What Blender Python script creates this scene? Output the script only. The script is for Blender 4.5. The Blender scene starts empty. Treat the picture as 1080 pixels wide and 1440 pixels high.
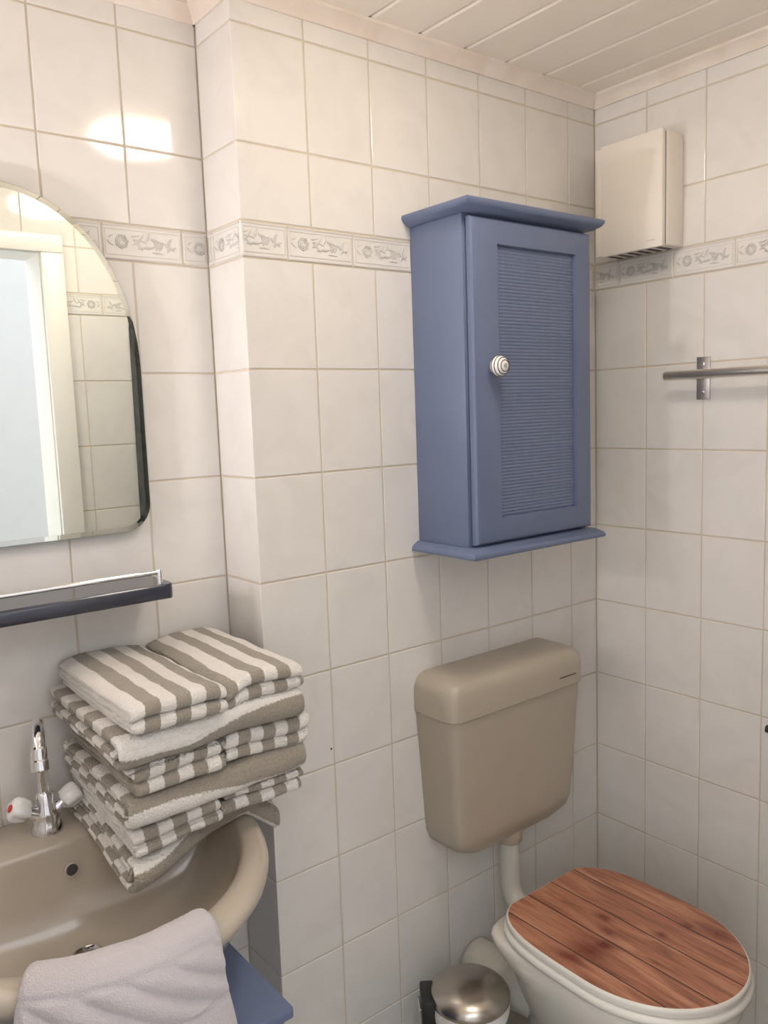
import bpy, bmesh, math, random
from mathutils import Vector, Matrix, noise
random.seed(4)
PI = math.pi
S = bpy.context.scene
C = S.collection

# ------------------------------------------------------------------ camera
cam_d = bpy.data.cameras.new('camera'); cam = bpy.data.objects.new('camera', cam_d); C.objects.link(cam)
cam_d.sensor_fit = 'HORIZONTAL'; cam_d.sensor_width = 36.0; cam_d.lens = 36.0 * 1164.33 / 1080.0
cam_d.clip_start = 0.01
yaw, pit, rol = 0.666, -0.1212, -0.0356
fw = Vector((math.sin(yaw)*math.cos(pit), math.cos(yaw)*math.cos(pit), math.sin(pit)))
rt = Vector((math.cos(yaw), -math.sin(yaw), 0)); up = rt.cross(fw)
r2 = rt*math.cos(rol) + up*math.sin(rol); u2 = up*math.cos(rol) - rt*math.sin(rol)
M = Matrix((r2, u2, -fw)).transposed().to_4x4(); M.translation = Vector((-1.7519, -1.3377, -0.0835))
cam.matrix_world = M
S.camera = cam

# ------------------------------------------------------------------ world, exposure
w = bpy.data.worlds.new('world'); S.world = w; w.use_nodes = True
w.node_tree.nodes['Background'].inputs[0].default_value = (0.93, 0.95, 1.0, 1)
w.node_tree.nodes['Background'].inputs[1].default_value = 2.15
S.view_settings.view_transform = 'Standard'; S.view_settings.look = 'None'
S.view_settings.gamma = 1; S.view_settings.use_curve_mapping = False
S.view_settings.exposure = 0.86
LAMP_CEIL = 18.5        # radiance of the ceiling bowl
LAMP_MIRROR = 500.0     # radiance of the small bulb of the wall sconce
CEIL_COL = (1.0, 0.905, 0.80); MIR_COL = (1.0, 0.94, 0.97)

# key levels (metres; z = 0 at a tile joint near eye level)
FLOOR, CEIL, PH, PW = -1.585, 0.660, 0.198, 0.150
RY, WX, LX, FY = 0.1313, -1.0, -2.05, -1.0     # recess plane, convex corner, left wall, front wall

# ------------------------------------------------------------------ materials
MATS = {}
def mat(name, col, rough=0.5, metal=0.0, coat=0.0, spec=0.5, noise_col=None, nscale=8.0, nmix=0.3, bump=0.0, bscale=200.0,
        emit=None, estr=0.0, trans=0.0, sheen=0.0, detail=4.0):
    m = bpy.data.materials.new(name); m.use_nodes = True; nt = m.node_tree; b = nt.nodes['Principled BSDF']
    b.inputs['Base Color'].default_value = (*col, 1); b.inputs['Roughness'].default_value = rough
    b.inputs['Metallic'].default_value = metal; b.inputs['Coat Weight'].default_value = coat
    b.inputs['Specular IOR Level'].default_value = spec; b.inputs['Transmission Weight'].default_value = trans
    b.inputs['Sheen Weight'].default_value = sheen
    if emit: b.inputs['Emission Color'].default_value = (*emit, 1); b.inputs['Emission Strength'].default_value = estr
    if noise_col or bump:
        tc = nt.nodes.new('ShaderNodeTexCoord')
    if noise_col:
        oi = nt.nodes.new('ShaderNodeObjectInfo')
        va = nt.nodes.new('ShaderNodeVectorMath'); va.operation = 'MULTIPLY_ADD'
        va.inputs[1].default_value = (1, 1, 1)
        cmb = nt.nodes.new('ShaderNodeCombineXYZ'); mu = nt.nodes.new('ShaderNodeMath'); mu.operation = 'MULTIPLY'; mu.inputs[1].default_value = 37.0
        nt.links.new(oi.outputs['Random'], mu.inputs[0])
        for i in range(3): nt.links.new(mu.outputs[0], cmb.inputs[i])
        nt.links.new(tc.outputs['Object'], va.inputs[0]); nt.links.new(cmb.outputs[0], va.inputs[2])
        n = nt.nodes.new('ShaderNodeTexNoise'); n.inputs['Scale'].default_value = nscale; n.inputs['Detail'].default_value = detail; n.inputs['Distortion'].default_value = 1.2
        nt.links.new(va.outputs[0], n.inputs['Vector'])
        cr = nt.nodes.new('ShaderNodeValToRGB'); cr.color_ramp.elements[0].position = 0.45; cr.color_ramp.elements[1].position = 0.75
        cr.color_ramp.elements[0].color = (0, 0, 0, 1); cr.color_ramp.elements[1].color = (nmix, nmix, nmix, 1)
        nt.links.new(n.outputs[0], cr.inputs[0])
        mx = nt.nodes.new('ShaderNodeMix'); mx.data_type = 'RGBA'
        mx.inputs[6].default_value = (*col, 1); mx.inputs[7].default_value = (*noise_col, 1)
        nt.links.new(cr.outputs[0], mx.inputs[0]); nt.links.new(mx.outputs[2], b.inputs['Base Color'])
    if bump:
        bn = nt.nodes.new('ShaderNodeTexNoise'); bn.inputs['Scale'].default_value = bscale; bn.inputs['Detail'].default_value = 3
        nt.links.new(tc.outputs['Object'], bn.inputs['Vector'])
        bp = nt.nodes.new('ShaderNodeBump'); bp.inputs['Strength'].default_value = bump; bp.inputs['Distance'].default_value = 0.004
        nt.links.new(bn.outputs[0], bp.inputs['Height']); nt.links.new(bp.outputs[0], b.inputs['Normal'])
    MATS[name] = m
    return m
mat('tile', (0.79, 0.765, 0.725), 0.075, noise_col=(0.68, 0.655, 0.61), nscale=9, nmix=0.45, bump=0.01, bscale=18)
mat('grout', (0.64, 0.565, 0.455), 0.9, bump=0.3, bscale=400)
mat('relief', (0.61, 0.59, 0.555), 0.35)
mat('relief_frame', (0.70, 0.67, 0.63), 0.25)
mat('cornice', (0.84, 0.765, 0.68), 0.45, noise_col=(0.66, 0.50, 0.38), nscale=5, nmix=0.5)
mat('plank', (0.92, 0.84, 0.735), 0.4, noise_col=(0.88, 0.785, 0.67), nscale=4, nmix=0.5)
mat('ceiling_dark', (0.20, 0.14, 0.09), 0.8)
mat('plaster', (0.40, 0.395, 0.40), 0.8, noise_col=(0.37, 0.36, 0.37), nscale=6)
mat('white_paint', (0.84, 0.82, 0.77), 0.35)
mat('door_paint', (0.76, 0.76, 0.80), 0.4)
mat('floor_tile', (0.42, 0.38, 0.33), 0.35, noise_col=(0.33, 0.30, 0.27), nscale=10, nmix=0.6)
mat('blue_paint', (0.133, 0.168, 0.270), 0.40, noise_col=(0.118, 0.15, 0.245), nscale=14, nmix=0.5, bump=0.04, bscale=120)
mat('dark_gap', (0.02, 0.022, 0.03), 0.8)
mat('ceramic_taupe', (0.46, 0.40, 0.32), 0.16, coat=0.4, spec=0.5)
mat('plastic_taupe', (0.45, 0.395, 0.315), 0.32, noise_col=(0.42, 0.365, 0.285), nscale=5, nmix=0.6)
mat('plastic_pale', (0.60, 0.57, 0.50), 0.35)
mat('slot_dark', (0.06, 0.05, 0.045), 0.6)
mat('ceramic_white', (0.78, 0.74, 0.66), 0.12, coat=0.4)
mat('seat_white', (0.82, 0.79, 0.72), 0.25)
mat('chrome', (0.80, 0.80, 0.82), 0.09, metal=1.0)
mat('steel', (0.54, 0.51, 0.49), 0.42, metal=1.0)
mat('brushed', (0.76, 0.72, 0.66), 0.34, metal=1.0, noise_col=(0.62, 0.58, 0.52), nscale=40)
mat('bin_steel', (0.52, 0.48, 0.43), 0.27, metal=1.0, noise_col=(0.44, 0.40, 0.36), nscale=30)
mat('mirror', (0.80, 0.835, 0.79), 0.0, metal=1.0)
mat('mirror_edge', (0.42, 0.50, 0.46), 0.2)
mat('shelf_dark', (0.030, 0.033, 0.052), 0.22, coat=0.3)
mat('teal', (0.030, 0.20, 0.20), 0.4)
mat('black_plastic', (0.018, 0.018, 0.02), 0.4)
mat('bag_white', (0.80, 0.78, 0.74), 0.6)
mat('red_dot', (0.55, 0.02, 0.02), 0.4)
mat('acrylic', (0.80, 0.79, 0.77), 0.15, coat=0.5)
mat('fan_cream', (0.83, 0.775, 0.69), 0.38)
mat('washcloth', (0.54, 0.495, 0.495), 0.95, sheen=0.3, bump=0.7, bscale=480)
mat('knob_white', (0.86, 0.84, 0.80), 0.15, coat=0.5)
mat('knob_ring', (0.05, 0.05, 0.07), 0.3)
mat('lamp_bowl', (0.9, 0.88, 0.82), 0.3, emit=CEIL_COL, estr=LAMP_CEIL)
mat('lamp_bulb', (0.9, 0.9, 0.9), 0.3, emit=MIR_COL, estr=LAMP_MIRROR)
mat('robe', (0.10, 0.105, 0.10), 0.95, noise_col=(0.035, 0.035, 0.04), nscale=14, nmix=0.9, bump=0.5, bscale=80)

def stripe_mat():
    m = bpy.data.materials.new('terry_stripe'); m.use_nodes = True; nt = m.node_tree; b = nt.nodes['Principled BSDF']
    at = nt.nodes.new('ShaderNodeAttribute'); at.attribute_name = 'stripe'
    tc = nt.nodes.new('ShaderNodeTexCoord'); n = nt.nodes.new('ShaderNodeTexNoise'); n.inputs['Scale'].default_value = 300; n.inputs['Detail'].default_value = 2
    nt.links.new(tc.outputs['Object'], n.inputs['Vector'])
    ma = nt.nodes.new('ShaderNodeMath'); ma.operation = 'MULTIPLY_ADD'; ma.inputs[1].default_value = 0.16
    nt.links.new(n.outputs[0], ma.inputs[0]); nt.links.new(at.outputs['Fac'], ma.inputs[2])
    fr = nt.nodes.new('ShaderNodeMath'); fr.operation = 'FRACT'; hf = nt.nodes.new('ShaderNodeMath'); hf.operation = 'MULTIPLY'; hf.inputs[1].default_value = 0.5
    nt.links.new(ma.outputs[0], hf.inputs[0]); nt.links.new(hf.outputs[0], fr.inputs[0])
    cr = nt.nodes.new('ShaderNodeValToRGB'); e = cr.color_ramp.elements
    e[0].position = 0.0; e[0].color = (0.86, 0.82, 0.755, 1); e[1].position = 0.5; e[1].color = (0.36, 0.315, 0.25, 1)
    a = e.new(0.475); a.color = (0.86, 0.82, 0.755, 1); c = e.new(0.975); c.color = (0.36, 0.315, 0.25, 1); d = e.new(1.0); d.color = (0.86, 0.82, 0.755, 1)
    nt.links.new(fr.outputs[0], cr.inputs[0]); nt.links.new(cr.outputs[0], b.inputs['Base Color'])
    b.inputs['Roughness'].default_value = 0.95; b.inputs['Sheen Weight'].default_value = 0.3; b.inputs['Specular IOR Level'].default_value = 0.15
    n2 = nt.nodes.new('ShaderNodeTexNoise'); n2.inputs['Scale'].default_value = 300; n2.inputs['Detail'].default_value = 3
    nt.links.new(tc.outputs['Object'], n2.inputs['Vector'])
    bp = nt.nodes.new('ShaderNodeBump'); bp.inputs['Strength'].default_value = 1.0; bp.inputs['Distance'].default_value = 0.006
    nt.links.new(n2.outputs[0], bp.inputs['Height']); nt.links.new(bp.outputs[0], b.inputs['Normal'])
    MATS['stripe'] = m
stripe_mat()

def wood_mat():
    m = bpy.data.materials.new('wood_print'); m.use_nodes = True; nt = m.node_tree; b = nt.nodes['Principled BSDF']; L = nt.links.new
    tc = nt.nodes.new('ShaderNodeTexCoord'); sx = nt.nodes.new('ShaderNodeSeparateXYZ'); L(tc.outputs['Object'], sx.inputs[0])
    def math_(op, a, c=None, d=None):
        n = nt.nodes.new('ShaderNodeMath'); n.operation = op
        for i, v in enumerate((a, c, d)):
            if v is None: continue
            if isinstance(v, (int, float)): n.inputs[i].default_value = v
            else: L(v, n.inputs[i])
        return n.outputs[0]
    # board index along x (pitch 77 mm), object origin at lid centre
    bi = math_('DIVIDE', math_('ADD', sx.outputs[0], 0.515), 0.077)
    fl = math_('FLOOR', bi); fr = math_('FRACT', bi)
    seam = math_('LESS_THAN', math_('MINIMUM', fr, math_('SUBTRACT', 1.0, fr)), 0.020)
    cmb = nt.nodes.new('ShaderNodeCombineXYZ')
    L(math_('MULTIPLY', sx.outputs[0], 42.0), cmb.inputs[0]); L(math_('ADD', math_('MULTIPLY', sx.outputs[1], 4.0), math_('MULTIPLY', fl, 3.7)), cmb.inputs[1]); L(math_('MULTIPLY', fl, 11.3), cmb.inputs[2])
    g = nt.nodes.new('ShaderNodeTexNoise'); g.inputs['Scale'].default_value = 1.6; g.inputs['Detail'].default_value = 7; g.inputs['Distortion'].default_value = 0.7
    L(cmb.outputs[0], g.inputs['Vector'])
    cr = nt.nodes.new('ShaderNodeValToRGB'); e = cr.color_ramp.elements
    e[0].position = 0.30; e[0].color = (0.22, 0.082, 0.048, 1); e[1].position = 0.72; e[1].color = (0.60, 0.31, 0.19, 1)
    k = e.new(0.5); k.color = (0.43, 0.18, 0.105, 1)
    L(g.outputs[0], cr.inputs[0])
    # knots and dark flames
    kf = None
    for kx, ky, rx, ry in ((0.003, 0.066, 0.014, 0.022), (-0.030, 0.030, 0.012, 0.030), (-0.149, 0.034, 0.020, 0.034), (-0.105, 0.020, 0.030, 0.040), (-0.07, 0.012, 0.02, 0.03), (0.042, -0.045, 0.010, 0.013), (0.108, -0.064, 0.012, 0.016), (0.130, -0.114, 0.018, 0.050)):
        dx = math_('DIVIDE', math_('SUBTRACT', sx.outputs[0], kx), rx); dy = math_('DIVIDE', math_('SUBTRACT', sx.outputs[1], ky), ry)
        d = math_('ADD', math_('MULTIPLY', dx, dx), math_('MULTIPLY', dy, dy))
        v = math_('POWER', 2.718, math_('MULTIPLY', d, -1.0)); kf = v if kf is None else math_('MAXIMUM', kf, v)
    nz = nt.nodes.new('ShaderNodeTexNoise'); nz.inputs['Scale'].default_value = 40; nz.inputs['Detail'].default_value = 5; L(tc.outputs['Object'], nz.inputs['Vector'])
    kf = math_('MULTIPLY', kf, math_('ADD', math_('MULTIPLY', nz.outputs[0], 1.1), 0.32))
    m1 = nt.nodes.new('ShaderNodeMix'); m1.data_type = 'RGBA'; L(kf, m1.inputs[0]); L(cr.outputs[0], m1.inputs[6]); m1.inputs[7].default_value = (0.17, 0.035, 0.022, 1)
    m2 = nt.nodes.new('ShaderNodeMix'); m2.data_type = 'RGBA'; L(math_('MULTIPLY', seam, 0.9), m2.inputs[0]); L(m1.outputs[2], m2.inputs[6]); m2.inputs[7].default_value = (0.035, 0.012, 0.008, 1)
    L(m2.outputs[2], b.inputs['Base Color']); b.inputs['Roughness'].default_value = 0.38
    MATS['wood'] = m
wood_mat()

# ------------------------------------------------------------------ helpers
def link(name, me, m, parent=None, loc=None, rotz=0.0):
    o = bpy.data.objects.new(name, me); C.objects.link(o)
    if m and not me.materials: me.materials.append(MATS[m])
    if parent is not None:
        o.parent = parent
        if loc is None: o.location = -parent.location
    if loc is not None: o.location = loc
    o.rotation_euler[2] = rotz
    return o
def obj(name, bm, m, parent=None, smooth=True, ang=40, loc=None, rotz=0.0):
    me = bpy.data.meshes.new(name)
    bmesh.ops.recalc_face_normals(bm, faces=bm.faces)
    for f in bm.faces: f.smooth = smooth
    if smooth:
        for e in bm.edges:
            if len(e.link_faces) == 2 and e.calc_face_angle(0) > math.radians(ang): e.smooth = False
    bm.to_mesh(me); bm.free()
    return link(name, me, m, parent, loc, rotz)
def recenter(o, c):
    """move a mesh object's origin to world point c (unparented objects built in world coordinates)"""
    c = Vector(c); o.data.transform(Matrix.Translation(-c)); o.location = o.location + c
    return o
def tag(o, label, cat, group=None):
    o['label'] = label; o['category'] = cat
    if group: o['group'] = group
    return o
def thing(name, label, cat, loc, group=None):
    o = bpy.data.objects.new(name, None); C.objects.link(o); o.location = loc; o.empty_display_size = 0.05
    return tag(o, label, cat, group)
def struct(o):
    o['kind'] = 'structure'; return o
def box(bm, x0, x1, y0, y1, z0, z1, bev=0.0, seg=2):
    vs = [bm.verts.new((x, y, z)) for x in (x0, x1) for y in (y0, y1) for z in (z0, z1)]
    fs = [bm.faces.new([vs[i] for i in q]) for q in ((0, 1, 3, 2), (4, 6, 7, 5), (0, 4, 5, 1), (2, 3, 7, 6), (0, 2, 6, 4), (1, 5, 7, 3))]
    if bev:
        es = list({e for f in fs for e in f.edges})
        bmesh.ops.bevel(bm, geom=es, offset=bev, segments=seg, profile=0.5, affect='EDGES')
    return vs
def bxo(name, x0, x1, y0, y1, z0, z1, m, parent=None, bev=0.0, seg=2, smooth=True):
    bm = bmesh.new(); box(bm, x0, x1, y0, y1, z0, z1, bev, seg); return obj(name, bm, m, parent, smooth)
def loft(bm, loops, cap0=True, cap1=True):
    rings = [[bm.verts.new(p) for p in l] for l in loops]; n = len(rings[0])
    for a, b in zip(rings, rings[1:]):
        for i in range(n):
            j = (i+1) % n; bm.faces.new((a[i], a[j], b[j], b[i]))
    if cap0: bm.faces.new(rings[0][::-1])
    if cap1: bm.faces.new(rings[-1])
    return rings
def frame_of(d):
    d = d.normalized(); a = Vector((0, 0, 1)) if abs(d.z) < 0.9 else Vector((1, 0, 0))
    u = d.cross(a).normalized(); return u, u.cross(d).normalized()
def tube(bm, pts, r, n=16, cap=True):
    pts = [Vector(p) for p in pts]; rs = r if isinstance(r, (list, tuple)) else [r]*len(pts); loops = []
    u = None
    for i, p in enumerate(pts):
        d = (pts[min(i+1, len(pts)-1)] - pts[max(i-1, 0)]).normalized()
        if u is None: u, v = frame_of(d)
        else:
            u = (u - d*u.dot(d)).normalized()
        v = d.cross(u)
        loops.append([p + (u*math.cos(2*PI*k/n) + v*math.sin(2*PI*k/n))*rs[i] for k in range(n)])
    loft(bm, loops, cap, cap)
def lathe(bm, prof, origin=(0, 0, 0), axis=(0, 0, 1), n=32, cap=True):
    """prof: (radius, height) pairs along axis"""
    o = Vector(origin); ax = Vector(axis).normalized(); u, v = frame_of(ax)
    loops = [[o + ax*h + (u*math.cos(2*PI*k/n) + v*math.sin(2*PI*k/n))*max(r, 1e-5) for k in range(n)] for r, h in prof]
    loft(bm, loops, cap, cap)
def sphere(bm, c, r, n=20, m=12, sc=(1, 1, 1)):
    c = Vector(c); loops = []
    for i in range(m+1):
        t = PI*i/m; rr = max(math.sin(t), 1e-3)
        loops.append([c + Vector((rr*math.cos(2*PI*k/n)*r*sc[0], rr*math.sin(2*PI*k/n)*r*sc[1], -math.cos(t)*r*sc[2])) for k in range(n)])
    loft(bm, loops)
def bez(p0, p1, p2, p3, n=12):
    p0, p1, p2, p3 = map(Vector, (p0, p1, p2, p3))
    return [p0*(1-t)**3 + p1*3*t*(1-t)**2 + p2*3*t*t*(1-t) + p3*t**3 for t in [i/n for i in range(n+1)]]
def sm(a, b, x):
    t = min(1, max(0, (x-a)/(b-a))); return t*t*(3-2*t)

# ------------------------------------------------------------------ room shell
G = 0.0032; GR = 0.0016            # joint width, joint depth
floor = struct(bxo('floor', LX-0.1, 0.1, -1.06, 0.25, FLOOR-0.08, FLOOR, 'floor_tile'))
wall_back = struct(bxo('wall_back', -0.975, 0.1, GR, 0.26, FLOOR, CEIL+0.06, 'grout', smooth=False))
wall_return = struct(bxo('wall_return', WX+GR, -0.975, GR, RY+GR, FLOOR, CEIL+0.06, 'grout', smooth=False))
wall_recess = struct(bxo('wall_recess', LX-0.1, -0.975, RY+GR, 0.26, FLOOR, CEIL+0.06, 'grout', smooth=False))
wall_right = struct(bxo('wall_right', GR, 0.1, -1.12, GR, FLOOR, CEIL+0.06, 'grout', smooth=False))
wall_left = struct(bxo('wall_left', LX-0.1, LX-GR, -1.12, RY+GR, FLOOR, CEIL+0.06, 'grout', smooth=False))
DX0, DX1, DTOP = -1.86, -0.985, 0.408           # doorway the camera looks through
bm = bmesh.new()
box(bm, DX1+0.012, GR, FY-0.12, FY-GR, FLOOR, CEIL+0.06)
box(bm, LX-GR, DX0-0.012, FY-0.12, FY-GR, FLOOR, CEIL+0.06)
box(bm, DX0-0.012, DX1+0.012, FY-0.12, FY-GR, DTOP+0.012, CEIL+0.06)
wall_front = struct(obj('wall_front', bm, 'grout', smooth=False))
ceiling = struct(bxo('ceiling', LX-0.1, 0.1, -1.12, 0.25, CEIL+0.012, CEIL+0.06, 'ceiling_dark'))
struct(bxo('floor_hall', -3.6, 1.2, -3.0, -1.06, FLOOR-0.08, FLOOR-0.002, 'floor_tile'))
struct(bxo('wall_hall', -3.6, 1.2, -2.75, -2.65, FLOOR-0.002, 1.0, 'plaster'))

TM = {}
def tile_mesh(wd, ht):
    k = (round(wd, 4), round(ht, 4))
    if k in TM: return TM[k]
    bm = bmesh.new(); b = 0.0014; t = 0.0055
    x, z = wd/2, ht/2
    lo = [[(-x, t, -z), (x, t, -z), (x, t, z), (-x, t, z)], [(-x, b, -z), (x, b, -z), (x, b, z), (-x, b, z)],
          [(-x+b*.35, b*.3, -z+b*.35), (x-b*.35, b*.3, -z+b*.35), (x-b*.35, b*.3, z-b*.35), (-x+b*.35, b*.3, z-b*.35)],
          [(-x+b, 0, -z+b), (x-b, 0, -z+b), (x-b, 0, z-b), (-x+b, 0, z-b)]]
    loft(bm, lo)
    me = bpy.data.meshes.new('tile'); bmesh.ops.recalc_face_normals(bm, faces=bm.faces); bm.to_mesh(me); bm.free()
    me.materials.append(MATS['tile']); TM[k] = me
    return me

def leaf(bm, cx, cz, ang, ln, wd, y=-0.0012, curve=0.0):
    ca, sa = math.cos(ang), math.sin(ang); pts = []
    N = 5
    top, bot, mid = [], [], []
    for i in range(N+1):
        t = i/N; h = 1.35*wd*math.sin(PI*t)**0.8*(1-0.35*t) if 0 < t < 1 else 0.0
        u = ln*t; v0 = curve*ln*t*t
        def P(v, d): return bm.verts.new((cx + ca*u - sa*(v+v0), d, cz + sa*u + ca*(v+v0)))
        mid.append(P(0, y)); top.append(P(h, 0.0002) if 0 < t < 1 else mid[-1]); bot.append(P(-h, 0.0002) if 0 < t < 1 else mid[-1])
    for i in range(N):
        for a in (top, bot):
            q = [mid[i], mid[i+1], a[i+1], a[i]]; q = list(dict.fromkeys(q))
            if len(q) > 2:
                try: bm.faces.new(q)
                except ValueError: pass
def clip(bm, a, b):
    for co, no in (((a, 0, 0), (-1, 0, 0)), ((b, 0, 0), (1, 0, 0))):
        g = list(bm.verts) + list(bm.edges) + list(bm.faces)
        bmesh.ops.bisect_plane(bm, geom=g, plane_co=co, plane_no=no, clear_outer=True)
BM = {}
BH = 0.064
def border_meshes(a, b):
    """frame ridges and floral relief of one border tile, cut to local x in [a, b] of the 150 mm piece"""
    k = (round(a, 3), round(b, 3))
    if k in BM: return BM[k]
    fr = bmesh.new(); z = BH/2 - G/2
    for s in (-1, 1):
        box(fr, a+0.0005, b-0.0005, -0.0014, 0.001, s*(z-0.0022)-0.0011, s*(z-0.0022)+0.0011)
        box(fr, a+0.004, b-0.004, -0.0011, 0.001, s*(z-0.0085)-0.0006, s*(z-0.0085)+0.0006)
    for xx in (a+0.004, b-0.004): box(fr, xx-0.0006, xx+0.0006, -0.0011, 0.001, -z+0.008, z-0.008)
    rl = bmesh.new(); rg = random.Random(7)
    rx, rz = -0.040, 0.001                                             # rose
    for ring, (n, r) in enumerate(((3, 0.0045), (5, 0.009), (7, 0.0135))):
        for i in range(n):
            t = 2*PI*i/n + ring*0.7
            leaf(rl, rx + r*0.8*math.cos(t), rz + r*0.8*math.sin(t), t+1.75, r*1.15, r*0.15, -0.0016, 0.55)
    for (x, zz, an, ln, wd, cv) in ((-0.022, -0.004, 0.35, 0.030, 0.0035, 0.4), (-0.020, 0.006, -0.5, 0.026, 0.003, -0.3), (0.004, 0.004, 0.9, 0.018, 0.0035, 0.2),
                                    (0.0, -0.005, -0.25, 0.022, 0.0035, 0.3), (0.012, 0.008, 0.2, 0.022, 0.003, -0.4), (0.022, -0.006, 0.5, 0.020, 0.0045, 0.2),
                                    (0.030, -0.010, 1.2, 0.018, 0.003, -0.2), (0.040, 0.006, -0.9, 0.020, 0.004, 0.3), (0.044, -0.012, 0.9, 0.022, 0.004, 0.4),
                                    (0.050, -0.006, 0.2, 0.014, 0.003, 0.2), (-0.066, 0.003, -1.2, 0.014, 0.0022, 0.5), (-0.064, 0.006, 1.0, 0.010, 0.0018, -0.5), (0.008, 0.000, 2.6, 0.030, 0.0016, 0.35), (0.036, -0.002, 2.9, 0.026, 0.0016, -0.35), (0.060, -0.010, 2.2, 0.020, 0.0018, 0.5), (-0.012, -0.010, 0.5, 0.020, 0.0022, -0.5),
                                    (-0.024, 0.012, -0.2, 0.018, 0.0022, 0.4), (0.055, 0.014, -2.4, 0.016, 0.003, 0.2), (0.014, -0.014, 0.05, 0.024, 0.0018, -0.1)):
        leaf(rl, x, zz, an, ln, wd, -0.0015, cv)
    for i in range(6):
        t = 2*PI*i/6; leaf(rl, 0.026, -0.002, t, 0.009, 0.0028, -0.0016, 0.3)
    clip(rl, a+0.003, b-0.003)
    out = []
    for nm, bm_, m in (('frame_ridge', fr, 'relief_frame'), ('floral_relief', rl, 'relief')):
        me = bpy.data.meshes.new(nm); bm_.to_mesh(me); bm_.free(); me.materials.append(MATS[m]); out.append(me)
    BM[k] = out
    return out
ROWS = [(-8+i)*PH for i in range(10)] + [0.262, 0.396, 0.594, 0.65]      # last full row ends at 0.198
ROWS[0] = FLOOR
def tile_wall(wall, u0, u1, first, bfirst, place, rot, skip=None, dz=0.0):
    """u0..u1 along the wall; first = a vertical joint, bfirst = a border joint; place(u, z) -> world"""
    def cuts(f, p):
        k = math.ceil((u0 - f)/p + 0.02); c = [u0]
        while f + k*p < u1 - 0.004: c.append(f + k*p); k += 1
        return c + [u1]
    rows = [min(r + dz, 0.65) if i else r for i, r in enumerate(ROWS)]
    for z0, z1 in zip(rows, rows[1:]):
        bord = abs(z0-dz-0.198) < 0.001
        cs = cuts(bfirst if bord else first, PW)
        for a, b in zip(cs, cs[1:]):
            if b-a < 0.006: continue
            segs = [(a, b, z0, z1)]
            if skip: segs = skip(a, b, z0, z1)
            for (a_, b_, c_, d_) in segs:
                if b_-a_ < 0.006 or d_-c_ < 0.006: continue
                wd, ht = b_-a_-G, d_-c_-G
                o = link('border_tile' if bord else 'tile', tile_mesh(wd, ht), None, wall, place((a_+b_)/2, (c_+d_)/2), rot)
                if bord:
                    # full border piece is centred between its own joints; show only the cut part
                    k = math.floor((((a_+b_)/2) - bfirst)/PW); ctr = bfirst + (k+0.5)*PW; off = (a_+b_)/2 - ctr
                    for me in border_meshes(off-wd/2, off+wd/2):
                        link(me.name.split('.')[0], me, None, o, (-off, 0, 0))
tile_wall(wall_back, WX-G/2, 0, -0.1003, -0.155, lambda u, z: (u, 0, z), 0)
tile_wall(wall_recess, LX, WX, WX-0.149, -1.052, lambda u, z: (u, RY, z), 0)
tile_wall(wall_return, -RY, -0.0041, 0.01, -0.11, lambda u, z: (WX, -u, z), -PI/2)
tile_wall(wall_right, 0.0, -FY, 0.148, 0.070, lambda u, z: (0, -u, z), -PI/2)
tile_wall(wall_left, FY, RY, 0.0, 0.05, lambda u, z: (LX, u, z), PI/2)
FX = DX1 + 0.012
def door_skip(a, b, z0, z1):
    # u = -x ; doorway spans u in [-FX, -(DX0-.012)]
    p, q, t = -FX, -(DX0-0.012), DTOP+0.012
    if z0 >= t or b <= p or a >= q: return [(a, b, z0, z1)]
    out = []
    if a < p: out.append((a, p, z0, z1))
    if b > q: out.append((q, b, z0, z1))
    if z1 > t: out.append((max(a, p), min(b, q), t, z1))
    return out
tile_wall(wall_front, 0.0, -LX, 0.125, 0.055, lambda u, z: (-u, FY, z), PI, door_skip, 0.039)

# ceiling boards, each a child of the ceiling
PME = {}
def plank_mesh(wd, ln):
    k = (round(wd, 4), round(ln, 3))
    if k not in PME:
        bm = bmesh.new(); b = 0.004; x = wd/2
        prof = [(-x-0.004, 0.012), (-x-0.004, 0.007), (-x, 0.007), (-x, 0.003), (-x+b, 0), (x-b, 0), (x, 0.003), (x, 0.012)]
        loft(bm, [[(px, y, pz) for px, pz in prof] for y in (-ln/2, ln/2)])
        me = bpy.data.meshes.new('ceiling_board'); bmesh.ops.recalc_face_normals(bm, faces=bm.faces); bm.to_mesh(me); bm.free()
        me.materials.append(MATS['plank']); PME[k] = me
    return PME[k]
xs = [0.0] + [-0.087 - 0.1243*i for i in range(17)]
for a, b in zip(xs, xs[1:]):
    b = max(b, LX)
    if a - b < 0.01: break
    y1 = -0.019 if b > WX - 0.05 else RY-0.019
    y0 = FY+0.019
    link('ceiling_board', plank_mesh(a-b-0.005, y1-y0), None, ceiling, ((a+b)/2, (y0+y1)/2, CEIL))
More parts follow.
